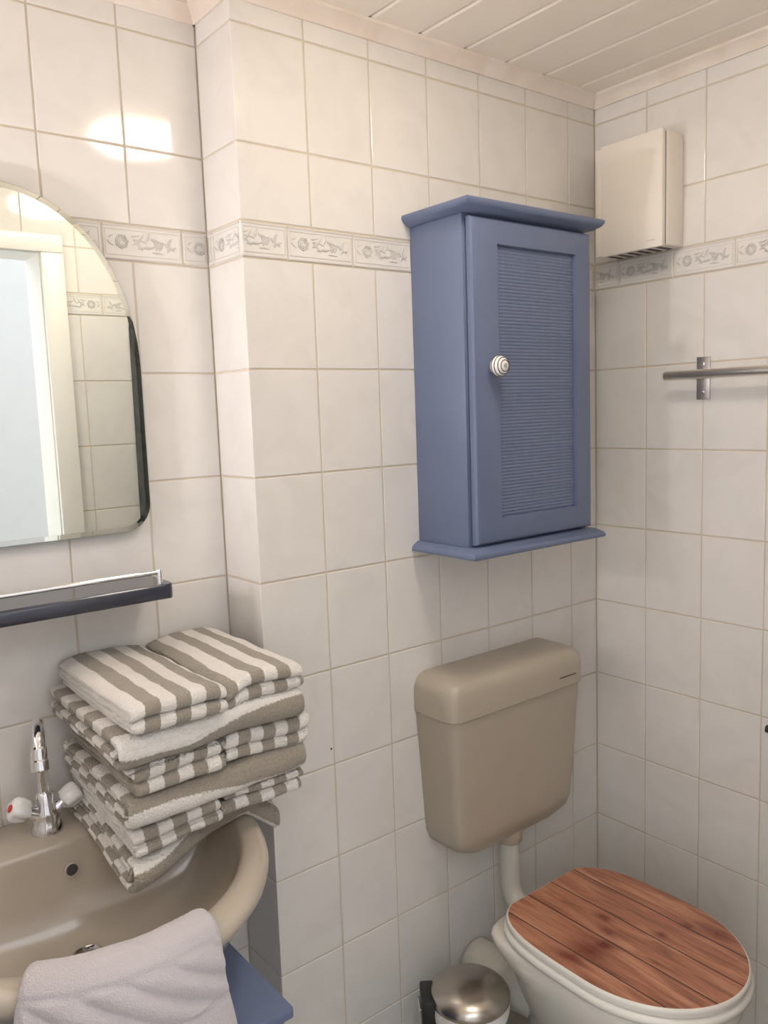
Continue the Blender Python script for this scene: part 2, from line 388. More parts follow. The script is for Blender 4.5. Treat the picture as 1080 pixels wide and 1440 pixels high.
# cornice mouldings
def cornice(name, p0, p1, n):
    """p0->p1 along the wall at ceiling height, n = direction into the room"""
    bm = bmesh.new(); p0, p1, n = Vector(p0), Vector(p1), Vector(n)
    prof = [(0, -0.030), (0.005, -0.030), (0.007, -0.026), (0.010, -0.019), (0.016, -0.012), (0.021, -0.008), (0.024, -0.006), (0.024, 0.0), (0, 0.0)]
    loft(bm, [[p + n*d + Vector((0, 0, CEIL+h)) for d, h in prof] for p in (p0, p1)])
    return struct(obj(name, bm, 'cornice'))
cornice('trim_1', (WX, 0, 0), (-0.0, 0, 0), (0, -1, 0))
cornice('trim_2', (0, -0.0, 0), (0, FY, 0), (-1, 0, 0))
cornice('trim_3', (WX, RY, 0), (WX, -0.024, 0), (-1, 0, 0))
cornice('trim_4', (LX, RY, 0), (WX, RY, 0), (0, -1, 0))
cornice('trim_5', (LX, FY, 0), (0, FY, 0), (0, 1, 0))
cornice('trim_6', (LX, FY, 0), (LX, RY, 0), (1, 0, 0))

# door lining and architrave of the doorway behind the viewer (seen in the mirror)
door = struct(bpy.data.objects.new('door_1', None)); C.objects.link(door); door.location = ((DX0+DX1)/2, FY, FLOOR)
bm = bmesh.new()
for x0, x1 in ((DX1, DX1+0.012), (DX0-0.012, DX0)): box(bm, x0, x1, FY-0.13, FY+0.004, FLOOR, DTOP+0.012)
box(bm, DX0, DX1, FY-0.13, FY+0.004, DTOP, DTOP+0.012)
obj('door_lining', bm, 'white_paint', door)
bm = bmesh.new()
for x0, x1 in ((DX1+0.003, DX1+0.068), (DX0-0.068, DX0-0.003)): box(bm, x0, x1, FY+0.002, FY+0.018, FLOOR, DTOP+0.003, 0.004)
box(bm, DX0-0.068, DX1+0.068, FY+0.002, FY+0.018, DTOP+0.003, DTOP+0.055, 0.004)
obj('architrave', bm, 'white_paint', door)

# ------------------------------------------------------------------ lamps
cl = thing('ceiling_lamp', 'round frosted glass bowl lamp fixed under the board ceiling', 'lamp', (-0.825, -0.58, CEIL))
bm = bmesh.new(); lathe(bm, [(0.062, CEIL), (0.062, CEIL-0.010), (0.05, CEIL-0.013)], (-0.825, -0.58, 0)); obj('ceiling_rose', bm, 'white_paint', cl)
bm = bmesh.new(); lathe(bm, [(0.108, CEIL-0.016), (0.112, CEIL-0.018), (0.110, CEIL-0.021), (0.094, CEIL-0.031), (0.068, CEIL-0.040), (0.036, CEIL-0.045), (0.004, CEIL-0.047)], (-0.825, -0.58, 0), n=40)
obj('glass_bowl', bm, 'lamp_bowl', cl)
bm = bmesh.new(); tube(bm, [(-0.825, -0.58, CEIL-0.010), (-0.825, -0.58, CEIL-0.018)], 0.012); obj('stem', bm, 'chrome', cl)
sxl, syl, szl = LX+0.065, -0.085, -0.10
ml = thing('wall_sconce', 'small chrome wall sconce with a bare bulb on the tiled side wall beside the mirror', 'lamp', (LX, syl, szl-0.04))
bm = bmesh.new(); lathe(bm, [(0.030, 0), (0.030, 0.006), (0.022, 0.010)], (LX, syl, szl-0.036), (1, 0, 0)); obj('wall_plate', bm, 'chrome', ml)
bm = bmesh.new(); tube(bm, [(LX+0.008, syl, szl-0.036), (LX+0.035, syl, szl-0.038), (sxl, syl, szl-0.034)], 0.005); obj('arm', bm, 'chrome', ml)
bm = bmesh.new(); lathe(bm, [(0.006, -0.040), (0.052, -0.026), (0.058, -0.0155), (0.056, -0.0155), (0.006, -0.034)], (sxl, syl, szl)); obj('dish', bm, 'chrome', ml)
bm = bmesh.new(); lathe(bm, [(0.006, -0.034), (0.014, -0.018), (0.020, -0.004), (0.020, 0.004), (0.014, 0.014), (0.005, 0.020)], (sxl, syl, szl), n=20); obj('bulb', bm, 'lamp_bulb', ml)

# ------------------------------------------------------------------ blue wall cabinet
CX0, CX1, CZ0, CZ1, CD = -0.608, -0.238, -0.362, 0.288, -0.153
wc = thing('wall_cabinet', 'blue painted wooden wall cabinet with a ribbed door panel and striped knob', 'cabinet', (-0.423, 0, -0.38))
bm = bmesh.new(); box(bm, CX0, CX1, CD, -0.0005, CZ0, CZ1, 0.0015); obj('body', bm, 'blue_paint', wc)
def moulding(name, za, zb, flip):
    bm = bmesh.new(); loops = []
    prof = [(0.004, 0), (0.007, 0.10), (0.016, 0.35), (0.0195, 0.55), (0.021, 0.68), (0.021, 0.90), (0.019, 1.0)]
    for d, t in prof:
        z = za + (zb-za)*t
        loops.append([(CX0-d, -0.0005, z), (CX0-d, CD-0.018-d, z), (CX1+d, CD-0.018-d, z), (CX1+d, -0.0005, z)])
    loft(bm, loops); return obj(name, bm, 'blue_paint', wc, ang=50)
moulding('crown_moulding', CZ1, CZ1+0.022, False)
moulding('base_moulding', CZ0, CZ0-0.020, True)
# door
DYa, DYb = CD-0.0040, CD-0.0205
dx0, dx1, dz0, dz1 = CX0+0.007, CX1-0.002, CZ0+0.005, CZ1-0.007
px0, px1, pz0, pz1 = -0.532, -0.291, -0.308, 0.233
bm = bmesh.new()
fr = 0.0
def ringloop(i, y): return [(dx0+i, y, dz0+i), (dx1-i, y, dz0+i), (dx1-i, y, dz1-i), (dx0+i, y, dz1-i)]
def ringpan(i, y): return [(px0+i, y, pz0+i), (px1-i, y, pz0+i), (px1-i, y, pz1-i), (px0+i, y, pz1-i)]
loft(bm, [ringloop(0, DYa), ringloop(0, DYb+0.007), ringloop(0.003, DYb+0.0025), ringloop(0.009, DYb), ringpan(0, DYb), ringpan(0.002, DYb+0.008), ringpan(0.002, DYa)], False, False)
dr = obj('door', bm, 'blue_paint', wc, ang=30)
bm = bmesh.new(); n = 78; x0_, x1_, z0_, z1_ = px0+0.002, px1-0.002, pz0+0.002, pz1-0.002
p = (z1_-z0_)/n; prof = []
for i in range(n):
    for t in (0.0, 0.12, 0.35, 0.65, 0.88):
        prof.append((z0_ + p*(i+t), DYb+0.0085 - 0.0012*math.sin(PI*t)**0.7))
prof.append((z1_, DYb+0.0085))
va = []
nx = 24
for k in range(nx+1):
    x = x0_ + (x1_-x0_)*k/nx; dd = 0.0004 if k % 3 == 0 else 0.0
    va.append([bm.verts.new((x, y+dd, z)) for z, y in prof])
for a, b in zip(va, va[1:]):
    for i in range(len(prof)-1): bm.faces.new((a[i], b[i], b[i+1], a[i+1]))
def sub(name, bm, m, parent, **k):
    """child of a part whose thing sits at a location (part is offset so its local frame is world)"""
    o = obj(name, bm, m, None, **k); o.parent = parent; o.location = (0, 0, 0); return o
sub('ribbed_panel', bm, 'blue_paint', dr, ang=60)
kx, kz = -0.553, -0.004
bm = bmesh.new(); lathe(bm, [(0.007, 0.0), (0.009, 0.004), (0.015, 0.008), (0.0195, 0.0155), (0.0205, 0.0205), (0.0185, 0.0280), (0.0125, 0.0340), (0.006, 0.0360)], (kx, DYb, kz), (0, -1, 0), 36)
kb = sub('knob', bm, 'knob_white', dr, ang=60)
for r, h, th in ((0.0200, 0.0175, 0.0010), (0.0195, 0.0245, 0.0010), (0.0160, 0.0306, 0.0010), (0.0110, 0.0346, 0.0009)):
    bm = bmesh.new(); u, v = Vector((1, 0, 0)), Vector((0, 0, 1)); c = Vector((kx, DYb-h, kz)); N = 40; loops = []
    for i in range(N):
        d = u*math.cos(2*PI*i/N) + v*math.sin(2*PI*i/N)
        loops.append([c + d*(r + th*math.cos(a)) + Vector((0, th*math.sin(a), 0)) for a in [2*PI*j/6 for j in range(6)]])
    loft(bm, loops + [loops[0]], False, False); bmesh.ops.remove_doubles(bm, verts=bm.verts, dist=1e-6)
    o = sub('ring', bm, 'knob_ring', kb)
bm = bmesh.new(); lathe(bm, [(0.0052, 0.0355), (0.0050, 0.0380), (0.003, 0.0390)], (kx, DYb, kz), (0, -1, 0), 20); sub('screw', bm, 'chrome', kb)

# ------------------------------------------------------------------ extractor fan box on the right wall
fan = thing('extractor_fan', 'cream plastic extractor fan box on the tiles above the relief border', 'fan', (0, -0.16, 0.262))
bm = bmesh.new(); box(bm, -0.066, -0.0005, -0.246, -0.066, 0.262, 0.508, 0.005, 3); obj('housing', bm, 'fan_cream', fan)
bm = bmesh.new(); box(bm, -0.085, -0.0722, -0.246, -0.083, 0.259, 0.509, 0.002, 2); obj('front_cover', bm, 'fan_cream', fan)
bm = bmesh.new(); box(bm, -0.0795, -0.066, -0.0815, -0.062, 0.262, 0.506, 0.002, 2); obj('side_strip', bm, 'fan_cream', fan)
bm = bmesh.new(); box(bm, -0.0725, -0.064, -0.2425, -0.080, 0.265, 0.505); obj('air_gap', bm, 'slot_dark', fan)
bm = bmesh.new(); box(bm, -0.0854, -0.0848, -0.228, -0.205, 0.2745, 0.2757); obj('mark', bm, 'steel', fan)
for i in range(6):
    bm = bmesh.new(); y = -0.225 + i*0.026; box(bm, -0.060, -0.012, y, y+0.012, 0.2612, 0.2625); obj('grille_slot', bm, 'slot_dark', fan)

# ------------------------------------------------------------------ towel rail
tr = thing('towel_rail', 'brushed steel towel rail on a screwed plate on the white tiles', 'towel rail', (0, -0.55, -0.083))
def bracket(y):
    bm = bmesh.new(); box(bm, -0.004, -0.0004, y-0.0165, y+0.0165, -0.083, 0.013, 0.0015); b = obj('bracket', bm, 'steel', tr)
    for z in (-0.066, -0.003):
        bm = bmesh.new(); lathe(bm, [(0.0042, 0.0035), (0.0042, 0.0050), (0.002, 0.0062)], (0, y, z), (-1, 0, 0), 12); sub('screw', bm, 'chrome', b)
    bm = bmesh.new(); tube(bm, [(-0.003, y, -0.031), (-0.052, y, -0.031)], 0.007); obj('arm', bm, 'steel', tr)
bracket(-0.300); bracket(-0.86)
bm = bmesh.new(); ya, yb = -0.232, -0.93
lathe(bm, [(0.006, 0), (0.0095, 0.0015), (0.0105, 0.004), (0.0105, yb*-1+ya-0.004), (0.0095, -yb+ya-0.0015), (0.006, -yb+ya)], (-0.052, ya, -0.027), (0, -1, 0), 24)
obj('bar', bm, 'brushed', tr)

bm = bmesh.new(); lathe(bm, [(0.0022, 0.0002), (0.0022, 0.0006)], (-0.858, 0, -0.757), (0, -1, 0), 10); obj('screw_hole', bm, 'slot_dark', wall_back)

# black paper holder just inside the right edge of the view
ph = thing('paper_holder', 'black metal paper roll holder arm on the tiles beside the toilet', 'holder', (0, -0.53, -0.83))
bm = bmesh.new(); lathe(bm, [(0.024, 0), (0.024, 0.006), (0.012, 0.009)], (-0.0004, -0.58, -0.80), (-1, 0, 0)); obj('wall_plate', bm, 'black_plastic', ph)
bm = bmesh.new(); tube(bm, [(-0.006, -0.58, -0.80), (-0.035, -0.58, -0.80)] + bez((-0.045, -0.58, -0.80), (-0.05, -0.58, -0.80), (-0.052, -0.575, -0.798), (-0.052, -0.56, -0.797), 5) + [(-0.052, -0.492, -0.795), (-0.052, -0.487, -0.795)], 0.0085); obj('arm', bm, 'black_plastic', ph)

# ------------------------------------------------------------------ toilet
TX = -0.421
tank = thing('cistern', 'taupe plastic wall-hung cistern above the toilet', 'cistern', (TX, 0, -1.065))
def rrect(x0, x1, y0, y1, z, r, n=6):
    """rounded front corners (y0 side), square back on y1"""
    pts = [(x1, y1, z)]; pts.append((x0, y1, z))
    for k in range(n+1):
        a = PI + (PI/2)*k/n; pts.append((x0+r+r*math.cos(a), y0+r+r*math.sin(a), z))
    for k in range(n+1):
        a = 1.5*PI + (PI/2)*k/n; pts.append((x1-r+r*math.cos(a), y0+r+r*math.sin(a), z))
    return pts
bm = bmesh.new(); loops = []
for i in range(15):
    t = i/14; z = -1.062 + (0.325)*t
    e = max(0.0, (0.055-(z+1.062))/0.055); c = 0.050*(1-math.sqrt(max(0, 1-e*e)))
    hw = 0.190 + 0.021*t - c; yf = -0.106 - 0.014*t + c*0.35
    loops.append(rrect(TX-hw, TX+hw, yf, -0.0008, z if i else -1.062, 0.026))
loft(bm, loops); obj('tank_body', bm, 'plastic_taupe', tank, ang=45)
bm = bmesh.new(); loops = []
for z, d in ((-0.737, 0.003), (-0.7345, 0.0), (-0.690, 0.0), (-0.676, 0.002), (-0.665, 0.0065), (-0.657, 0.014), (-0.652, 0.024), (-0.650, 0.034)):
    loops.append(rrect(TX-0.2155+d, TX+0.2155-d, -0.125+d, -0.0008, z, 0.030))
loft(bm, loops); obj('tank_lid', bm, 'plastic_taupe', tank, ang=45)
bm = bmesh.new(); box(bm, -0.300, -0.243, -0.1258, -0.120, -0.712, -0.7095); obj('button_slot', bm, 'slot_dark', tank)
fp = tag(recenter(obj('flush_pipe', (lambda b: (tube(b, [(TX+0.01, -0.062, -1.058), (TX+0.01, -0.062, -1.10), (TX+0.01, -0.062, -1.16)] + bez((TX+0.01, -0.062, -1.175), (TX+0.01, -0.062, -1.225), (TX+0.005, -0.085, -1.245), (TX, -0.150, -1.247), 10), 0.024, 20), b)[1])(bmesh.new()), 'plastic_pale'), (TX, -0.062, -1.25)),
         'pale grey flush pipe bending from the cistern into the toilet', 'pipe')
bm = bmesh.new(); lathe(bm, [(0.029, -1.058), (0.031, -1.066), (0.031, -1.086), (0.028, -1.090)], (TX+0.01, -0.062, 0)); o = obj('collar', bm, 'plastic_taupe', None); o.parent = fp; o.location = -fp.location

wcx = thing('toilet', 'white ceramic toilet bowl with a reddish wood-print lid', 'toilet', (TX, -0.40, FLOOR))
def lid_outline(z, g=0.0, n=80):
    pts = []
    cy, b_, a_ = -0.425, 0.2065, 0.1805
    for i in range(n):
        t = 2*PI*i/n; x = math.cos(t); y = math.sin(t)
        if y > 0:           # rear half, blunter, cut straight
            s = 1.0/(abs(x)**3.75 + abs(y)**3.75)**(1/3.75); px, py = x*s*(a_+g), y*s*(0.262+g)
            py = min(py, 0.2525+g)
        else:
            px, py = x*(a_+g), y*(b_+g)
        pts.append((TX+px, cy+py, z))
    return pts
ZL = -1.150
bm = bmesh.new(); loft(bm, [lid_outline(ZL-0.0008, -0.0015), lid_outline(ZL-0.0002, -0.003), lid_outline(ZL, -0.005)], False, True); lt = obj('lid_print', bm, 'wood', wcx, ang=60)
lt.data.transform(Matrix.Translation((-TX, 0.40, 0))); lt.location = Vector((0, 0, -FLOOR))
bm = bmesh.new(); loft(bm, [lid_outline(ZL-0.019, -0.004), lid_outline(ZL-0.0185, 0.0), lid_outline(ZL-0.008, 0.003), lid_outline(ZL-0.003, 0.002), lid_outline(ZL-0.0008, -0.0012)]); obj('lid', bm, 'seat_white', wcx, ang=60)
bm = bmesh.new(); loft(bm, [lid_outline(ZL-0.039, 0.000), lid_outline(ZL-0.036, 0.006), lid_outline(ZL-0.026, 0.008), lid_outline(ZL-0.021, 0.004), lid_outline(ZL-0.0195, -0.004)]); obj('seat', bm, 'seat_white', wcx, ang=60)
# bowl: rim, tapering bowl, foot
def bowl_loop(z, a_, bf, yb, cy=-0.42, n=80, nb=2.6):
    pts = []
    for i in range(n):
        t = 2*PI*i/n; x = math.cos(t); y = math.sin(t)
        if y > 0:
            s = 1.0/(abs(x)**nb + abs(y)**nb)**(1/nb); px, py = x*s*a_, y*s*(yb-cy)
        else: px, py = x*a_, y*bf
        pts.append((TX+px, cy+py, z))
    return pts
bm = bmesh.new()
loft(bm, [bowl_loop(FLOOR, 0.110, 0.125, -0.14), bowl_loop(FLOOR+0.015, 0.112, 0.127, -0.138), bowl_loop(FLOOR+0.05, 0.102, 0.115, -0.145), bowl_loop(FLOOR+0.12, 0.098, 0.110, -0.150), bowl_loop(FLOOR+0.19, 0.115, 0.130, -0.155),
          bowl_loop(FLOOR+0.26, 0.150, 0.170, -0.155, nb=3), bowl_loop(-1.262, 0.167, 0.192, -0.152, nb=3.5), bowl_loop(-1.238, 0.174, 0.200, -0.150, nb=5), bowl_loop(-1.212, 0.178, 0.2045, -0.146, nb=7), bowl_loop(-1.197, 0.178, 0.2045, -0.146, nb=8), bowl_loop(-1.1905, 0.173, 0.199, -0.150, nb=8)])
obj('bowl', bm, 'ceramic_white', wcx, ang=60)
for x in (TX-0.075, TX+0.075):
    bm = bmesh.new(); lathe(bm, [(0.014, -1.191), (0.014, -1.172), (0.010, -1.168)], (x, -0.168, 0)); obj('hinge', bm, 'seat_white', wcx)
op = bmesh.new(); tube(op, [(TX-0.05, -0.004, -1.395), (TX-0.05, -0.06, -1.395)] + bez((TX-0.05, -0.08, -1.395), (TX-0.05, -0.12, -1.395), (TX-0.03, -0.14, -1.40), (TX-0.02, -0.17, -1.41), 6), 0.052, 24)
obj('outlet_pipe', op, 'plastic_pale', wcx)

# ------------------------------------------------------------------ pedal bin
BX, BY, BR, BT = -0.643, -0.160, 0.082, -1.297
pb = thing('pedal_bin', 'small teal pedal bin with a domed steel lid and white liner', 'bin', (BX, BY, FLOOR))
bm = bmesh.new(); lathe(bm, [(BR-0.008, FLOOR), (BR-0.004, FLOOR+0.004), (BR-0.001, BT-0.03), (BR-0.001, BT-0.022)], (BX, BY, 0), n=48); obj('bin_body', bm, 'teal', pb)
bm = bmesh.new(); lps = []
rg = random.Random(3); wv = [rg.uniform(-1, 1) for _ in range(48)]
for z, r, wvz, wr in ((BT-0.040, BR+0.0015, 0.009, 0.0), (BT-0.034, BR+0.002, 0.005, 0.001), (BT-0.03, BR+0.002, 0.0, 0.001), (BT-0.014, BR+0.001, 0.0, 0.0)):
    lps.append([(BX+(r+wr*wv[k])*math.cos(2*PI*k/48), BY+(r+wr*wv[k])*math.sin(2*PI*k/48), z + wvz*(0.25*wv[k//4] - math.cos(2*PI*k/48-3.96))) for k in range(48)])
loft(bm, lps, False, False); obj('liner', bm, 'bag_white', pb)
bm = bmesh.new(); lathe(bm, [(BR+0.001, BT-0.020), (BR+0.003, BT-0.017), (BR+0.003, BT-0.009), (BR-0.001, BT-0.002), (BR-0.010, BT+0.0055), (BR-0.025, BT+0.012), (BR-0.045, BT+0.017), (BR-0.065, BT+0.0195), (0.002, BT+0.0205)], (BX, BY, 0), n=56); obj('bin_lid', bm, 'bin_steel', pb, ang=50)
bm = bmesh.new()
hd = Vector((-0.80, 0.60, 0)); hv = Vector((-hd.y, hd.x, 0)); hc = Vector((BX, BY, 0)) + hd*(BR+0.004)
def obox(bm, c, d, v, ld, lv, z0, z1, bev=0.002):
    b2 = bmesh.new(); box(b2, -ld/2, ld/2, -lv/2, lv/2, z0, z1, bev)
    Mx = Matrix((d, v, Vector((0, 0, 1)))).transposed().to_4x4(); Mx.translation = c
    b2.transform(Mx); me = bpy.data.meshes.new('t'); b2.to_mesh(me); b2.free(); bm.from_mesh(me); bpy.data.meshes.remove(me)
obox(bm, hc + hd*0.003, hd, hv, 0.030, 0.072, BT-0.060, BT-0.002, 0.005); obj('hinge', bm, 'black_plastic', pb)
bm = bmesh.new(); hp = hc + hd*0.010
tube(bm, [hp+hv*0.02+Vector((0, 0, BT-0.022)), hp+hd*0.010+hv*0.02+Vector((0, 0, BT-0.03)), hp+hd*0.012-hv*0.02+Vector((0, 0, BT-0.03)), hp-hv*0.02+Vector((0, 0, BT-0.022))], 0.0022, 8); obj('handle', bm, 'chrome', pb)
bm = bmesh.new(); obox(bm, Vector((BX+0.06, BY-0.075, 0)), Vector((0.6, -0.8, 0)), Vector((0.8, 0.6, 0)), 0.05, 0.035, FLOOR+0.006, FLOOR+0.016); obj('pedal', bm, 'black_plastic', pb)

# ------------------------------------------------------------------ washbasin
SX, ZR = -1.390, -0.760
def basin_loop(z, a, bf, bb, cy=-0.05, n=96, nb=4.0):
    pts = []
    for i in range(n):
        t = 2*PI*i/n; x = math.cos(t); y = math.sin(t)
        if y > 0:
            s = 1.0/(abs(x)**nb + abs(y)**nb)**(1/nb); px, py = x*s*a, y*s*bb
        else: px, py = x*a, y*bf
        pts.append((SX+px, cy+py, z))
    return pts
sk = thing('washbasin', 'taupe ceramic washbasin with a rounded rim, mounted under the mirror', 'sink', (SX, -0.05, -0.95))
bm = bmesh.new()
BB = RY + 0.05 - 0.0012
loops = [basin_loop(-0.945, 0.10, 0.13, 0.10, nb=2), basin_loop(-0.938, 0.15, 0.19, 0.13, nb=2.5), basin_loop(-0.900, 0.205, 0.255, 0.165, nb=4), basin_loop(-0.850, 0.243, 0.300, BB, nb=8), basin_loop(-0.812, 0.268, 0.326, BB, nb=12),
         basin_loop(-0.797, 0.280, 0.339, BB, nb=14), basin_loop(-0.786, 0.2875, 0.3475, BB, nb=16), basin_loop(-0.777, 0.290, 0.350, BB, nb=16), basin_loop(-0.768, 0.288, 0.348, BB-0.001, nb=16), basin_loop(-0.7625, 0.282, 0.341, BB-0.003, nb=16), basin_loop(ZR, 0.274, 0.329, BB-0.012, nb=14),
         basin_loop(ZR-0.0005, 0.266, 0.315, 0.0535, nb=7), basin_loop(ZR-0.003, 0.258, 0.302, 0.0500, nb=7), basin_loop(ZR-0.009, 0.252, 0.293, 0.0482, nb=7), basin_loop(ZR-0.03, 0.247, 0.286, 0.044, nb=6), basin_loop(-0.83, 0.232, 0.268, 0.034, nb=5), basin_loop(-0.868, 0.210, 0.240, 0.018, nb=4),
         basin_loop(-0.889, 0.175, 0.175, 0.035, cy=-0.080, nb=3.2), basin_loop(-0.901, 0.125, 0.110, 0.045, cy=-0.105, nb=2.6), basin_loop(-0.907, 0.06, 0.05, 0.035, cy=-0.105, nb=2)]
loft(bm, loops); obj('basin', bm, 'ceramic_taupe', sk, ang=70)
bm = bmesh.new(); lathe(bm, [(0.024, 0.0), (0.024, 0.003), (0.020, 0.0045), (0.016, 0.002), (0.004, 0.001)], (SX-0.004, -0.098, -0.9065)); d_ = obj('drain', bm, 'chrome', sk)
bm = bmesh.new(); c = Vector((-1.383, -0.0110, -0.806)); nn = Vector((0, -1, 0.15)).normalized()
lathe(bm, [(0.0115, -0.004), (0.0125, 0.0035), (0.0095, 0.0045), (0.009, -0.003)], c, nn, 24); o_ = obj('overflow_ring', bm, 'ceramic_taupe', sk)
bm = bmesh.new(); lathe(bm, [(0.0092, 0.0005), (0.0092, 0.0028)], c, nn, 24); obj('overflow_hole', bm, 'slot_dark', sk)

# tap
tp = thing('tap', 'chrome two-handle basin tap with a tall curved spout beside the towels', 'tap', (-1.397, 0.057, ZR))
tx, ty = -1.397, 0.057
bm = bmesh.new(); lathe(bm, [(0.026, ZR-0.001), (0.026, ZR+0.005), (0.022, ZR+0.014), (0.021, ZR+0.030), (0.018, ZR+0.042), (0.015, ZR+0.050), (0.015, ZR+0.064), (0.012, ZR+0.068)], (tx, ty, 0)); obj('body', bm, 'chrome', tp, ang=50)
sd = Vector((-0.27, -0.963, 0))
b0 = Vector((tx, ty, 0))
def at(d, z): return b0 + sd*d + Vector((0, 0, z))
bm = bmesh.new()
tube(bm, [at(0, ZR+0.060), at(0, ZR+0.10), at(0, ZR+0.150)] + bez(at(0, ZR+0.165), at(0, ZR+0.205), at(0.085, ZR+0.215), at(0.098, ZR+0.178), 12), 0.0088, 18); obj('spout', bm, 'chrome', tp)
bm = bmesh.new(); e0 = at(0.097, ZR+0.182); dn = Vector((sd.x*0.28, sd.y*0.28, -0.96)).normalized()
lathe(bm, [(0.0095, 0), (0.0118, 0.003), (0.0118, 0.020), (0.0135, 0.022), (0.0135, 0.036), (0.011, 0.038), (0.009, 0.036)], e0, dn, 24); obj('aerator', bm, 'chrome', tp, ang=30)
def handle(sx, knob_m, cap):
    d = Vector((sx*0.86, -0.10, 0.50)).normalized(); o = Vector((tx, ty, ZR+0.026))
    bm = bmesh.new(); tube(bm, [o + d*0.012, o + d*0.026, o + d*0.034], [0.013, 0.011, 0.009], 16); st = obj('handle_stem', bm, 'chrome', tp)
    bm = bmesh.new(); u, v = frame_of(d); loops = []
    for h, r in ((0.032, 0.010), (0.036, 0.0165), (0.050, 0.0185), (0.060, 0.0175), (0.064, 0.014), (0.065, 0.010)):
        loops.append([o + d*h + (u*math.cos(a) + v*math.sin(a))*r*(1 + 0.13*math.cos(4*a)) for a in [2*PI*k/48 for k in range(48)]])
    loft(bm, loops); kn = sub('knob', bm, knob_m, st, ang=50)
    bm = bmesh.new(); lathe(bm, [(0.0065, 0.0645), (0.0065, 0.0660), (0.004, 0.0668)], o, d, 16); sub('marker_cap', bm, cap, st)
handle(-1, 'acrylic', 'red_dot'); handle(1, 'acrylic', 'steel')

# blue cabinet under the basin
uc = thing('basin_cabinet', 'blue painted cabinet standing under the taupe washbasin', 'cabinet', (-1.41, -0.12, FLOOR))
UX0, UX1, UY0, UT = -1.640, -1.180, -0.352, -0.953
bm = bmesh.new(); box(bm, UX0, UX1, UY0, RY-0.002, UT-0.018, UT, 0.003); obj('cabinet_top', bm, 'blue_paint', uc)
bm = bmesh.new()
for x0, x1 in ((UX0+0.02, UX0+0.036), (UX1-0.036, UX1-0.02)): box(bm, x0, x1, UY0+0.035, RY-0.004, FLOOR, UT-0.018, 0.001)
box(bm, UX0+0.036, UX1-0.036, UY0+0.035, RY-0.004, FLOOR+0.06, FLOOR+0.076); box(bm, UX0+0.036, UX1-0.036, UY0+0.045, UY0+0.05, FLOOR, FLOOR+0.06)
obj('carcass', bm, 'blue_paint', uc)
for i in range(2):
    a = UX0+0.022 + i*0.209; bm = bmesh.new(); box(bm, a, a+0.206, UY0+0.015, UY0+0.033, FLOOR+0.062, UT-0.022, 0.002); d2 = obj('door', bm, 'blue_paint', uc)
    bm = bmesh.new(); sphere(bm, (a+0.185-i*0.165, UY0+0.004, UT-0.10), 0.012); sub('knob', bm, 'knob_white', d2)

# ------------------------------------------------------------------ mirror with bevelled edge
MY = 0.1135
mir = thing('wall_mirror', 'silvery mirror with an arched top and rounded lower corners above the dark shelf', 'mirror', (-1.390, RY, -0.284))
def mir_loop(g, y):
    hw, zb, zt, zs, r = 0.2355-g, -0.284+g, 0.304-g, 0.0, 0.05-g*0.6
    pts = []; cx = -1.390
    for k in range(9):
        a = -PI/2 + (PI/2)*k/8; pts.append((cx+hw-r+r*math.cos(a), y, zb+r+r*math.sin(a)))
    N = 40
    for k in range(N+1):
        a = PI*k/N; ca, sa = math.cos(a), math.sin(a); e = 2/2.12
        pts.append((cx + hw*math.copysign(abs(ca)**e, ca), y, zs + (zt-zs)*abs(sa)**e))
    for k in range(9):
        a = PI + (PI/2)*k/8; pts.append((cx-hw+r+r*math.cos(a), y, zb+r+r*math.sin(a)))
    return pts
bm = bmesh.new(); loft(bm, [mir_loop(0.009, MY), mir_loop(0.0091, MY)], True, False); obj('glass', bm, 'mirror', mir, smooth=False)
bm = bmesh.new(); loft(bm, [mir_loop(0.009, MY), mir_loop(0.0006, MY+0.0007)], False, False); obj('bevel', bm, 'mirror', mir, smooth=False)
bm = bmesh.new(); loft(bm, [mir_loop(0.0006, MY+0.0007), mir_loop(0.0, MY+0.0012), mir_loop(0.0, MY+0.005)], False, True); obj('edge', bm, 'mirror_edge', mir, smooth=False)
bm = bmesh.new(); box(bm, -1.53, -1.25, MY+0.005, RY-0.0004, -0.15, 0.15); obj('mount', bm, 'slot_dark', mir)

# shelf with a rail
sh = thing('wall_shelf', 'dark blue-black bathroom shelf with a chrome gallery rail below the mirror', 'shelf', (-1.39, RY, -0.392))
bm = bmesh.new(); x0, x1, y0, y1 = -1.614, -1.166, -0.002, RY-0.0004
pts = [(x1, y1), (x0, y1)]
for k in range(7): a = PI + PI/2*k/6; pts.append((x0+0.022+0.022*math.cos(a), y0+0.022+0.022*math.sin(a)))
for k in range(7): a = 1.5*PI + PI/2*k/6; pts.append((x1-0.022+0.022*math.cos(a), y0+0.022+0.022*math.sin(a)))
cxm, cym = (x0+x1)/2, (y0+y1)/2
def shp(g, z): return [(min(max(px, x0+g), x1-g), max(py, y0+g), z) for px, py in pts]
loft(bm, [shp(0.004, -0.392), shp(0.0, -0.388), shp(0.0, -0.370), shp(0.004, -0.366)]); obj('shelf_board', bm, 'shelf_dark', sh, ang=45)
bm = bmesh.new(); tube(bm, [(-1.193, 0.012, -0.3455), (-1.587, 0.012, -0.3455)], 0.0038, 12); obj('rail', bm, 'chrome', sh)
for x in (-1.19, -1.59):
    bm = bmesh.new(); lathe(bm, [(0.0052, -0.367), (0.0052, -0.343), (0.004, -0.3405), (0.001, -0.340)], (x, 0.012, 0), n=16); obj('rail_post', bm, 'chrome', sh)

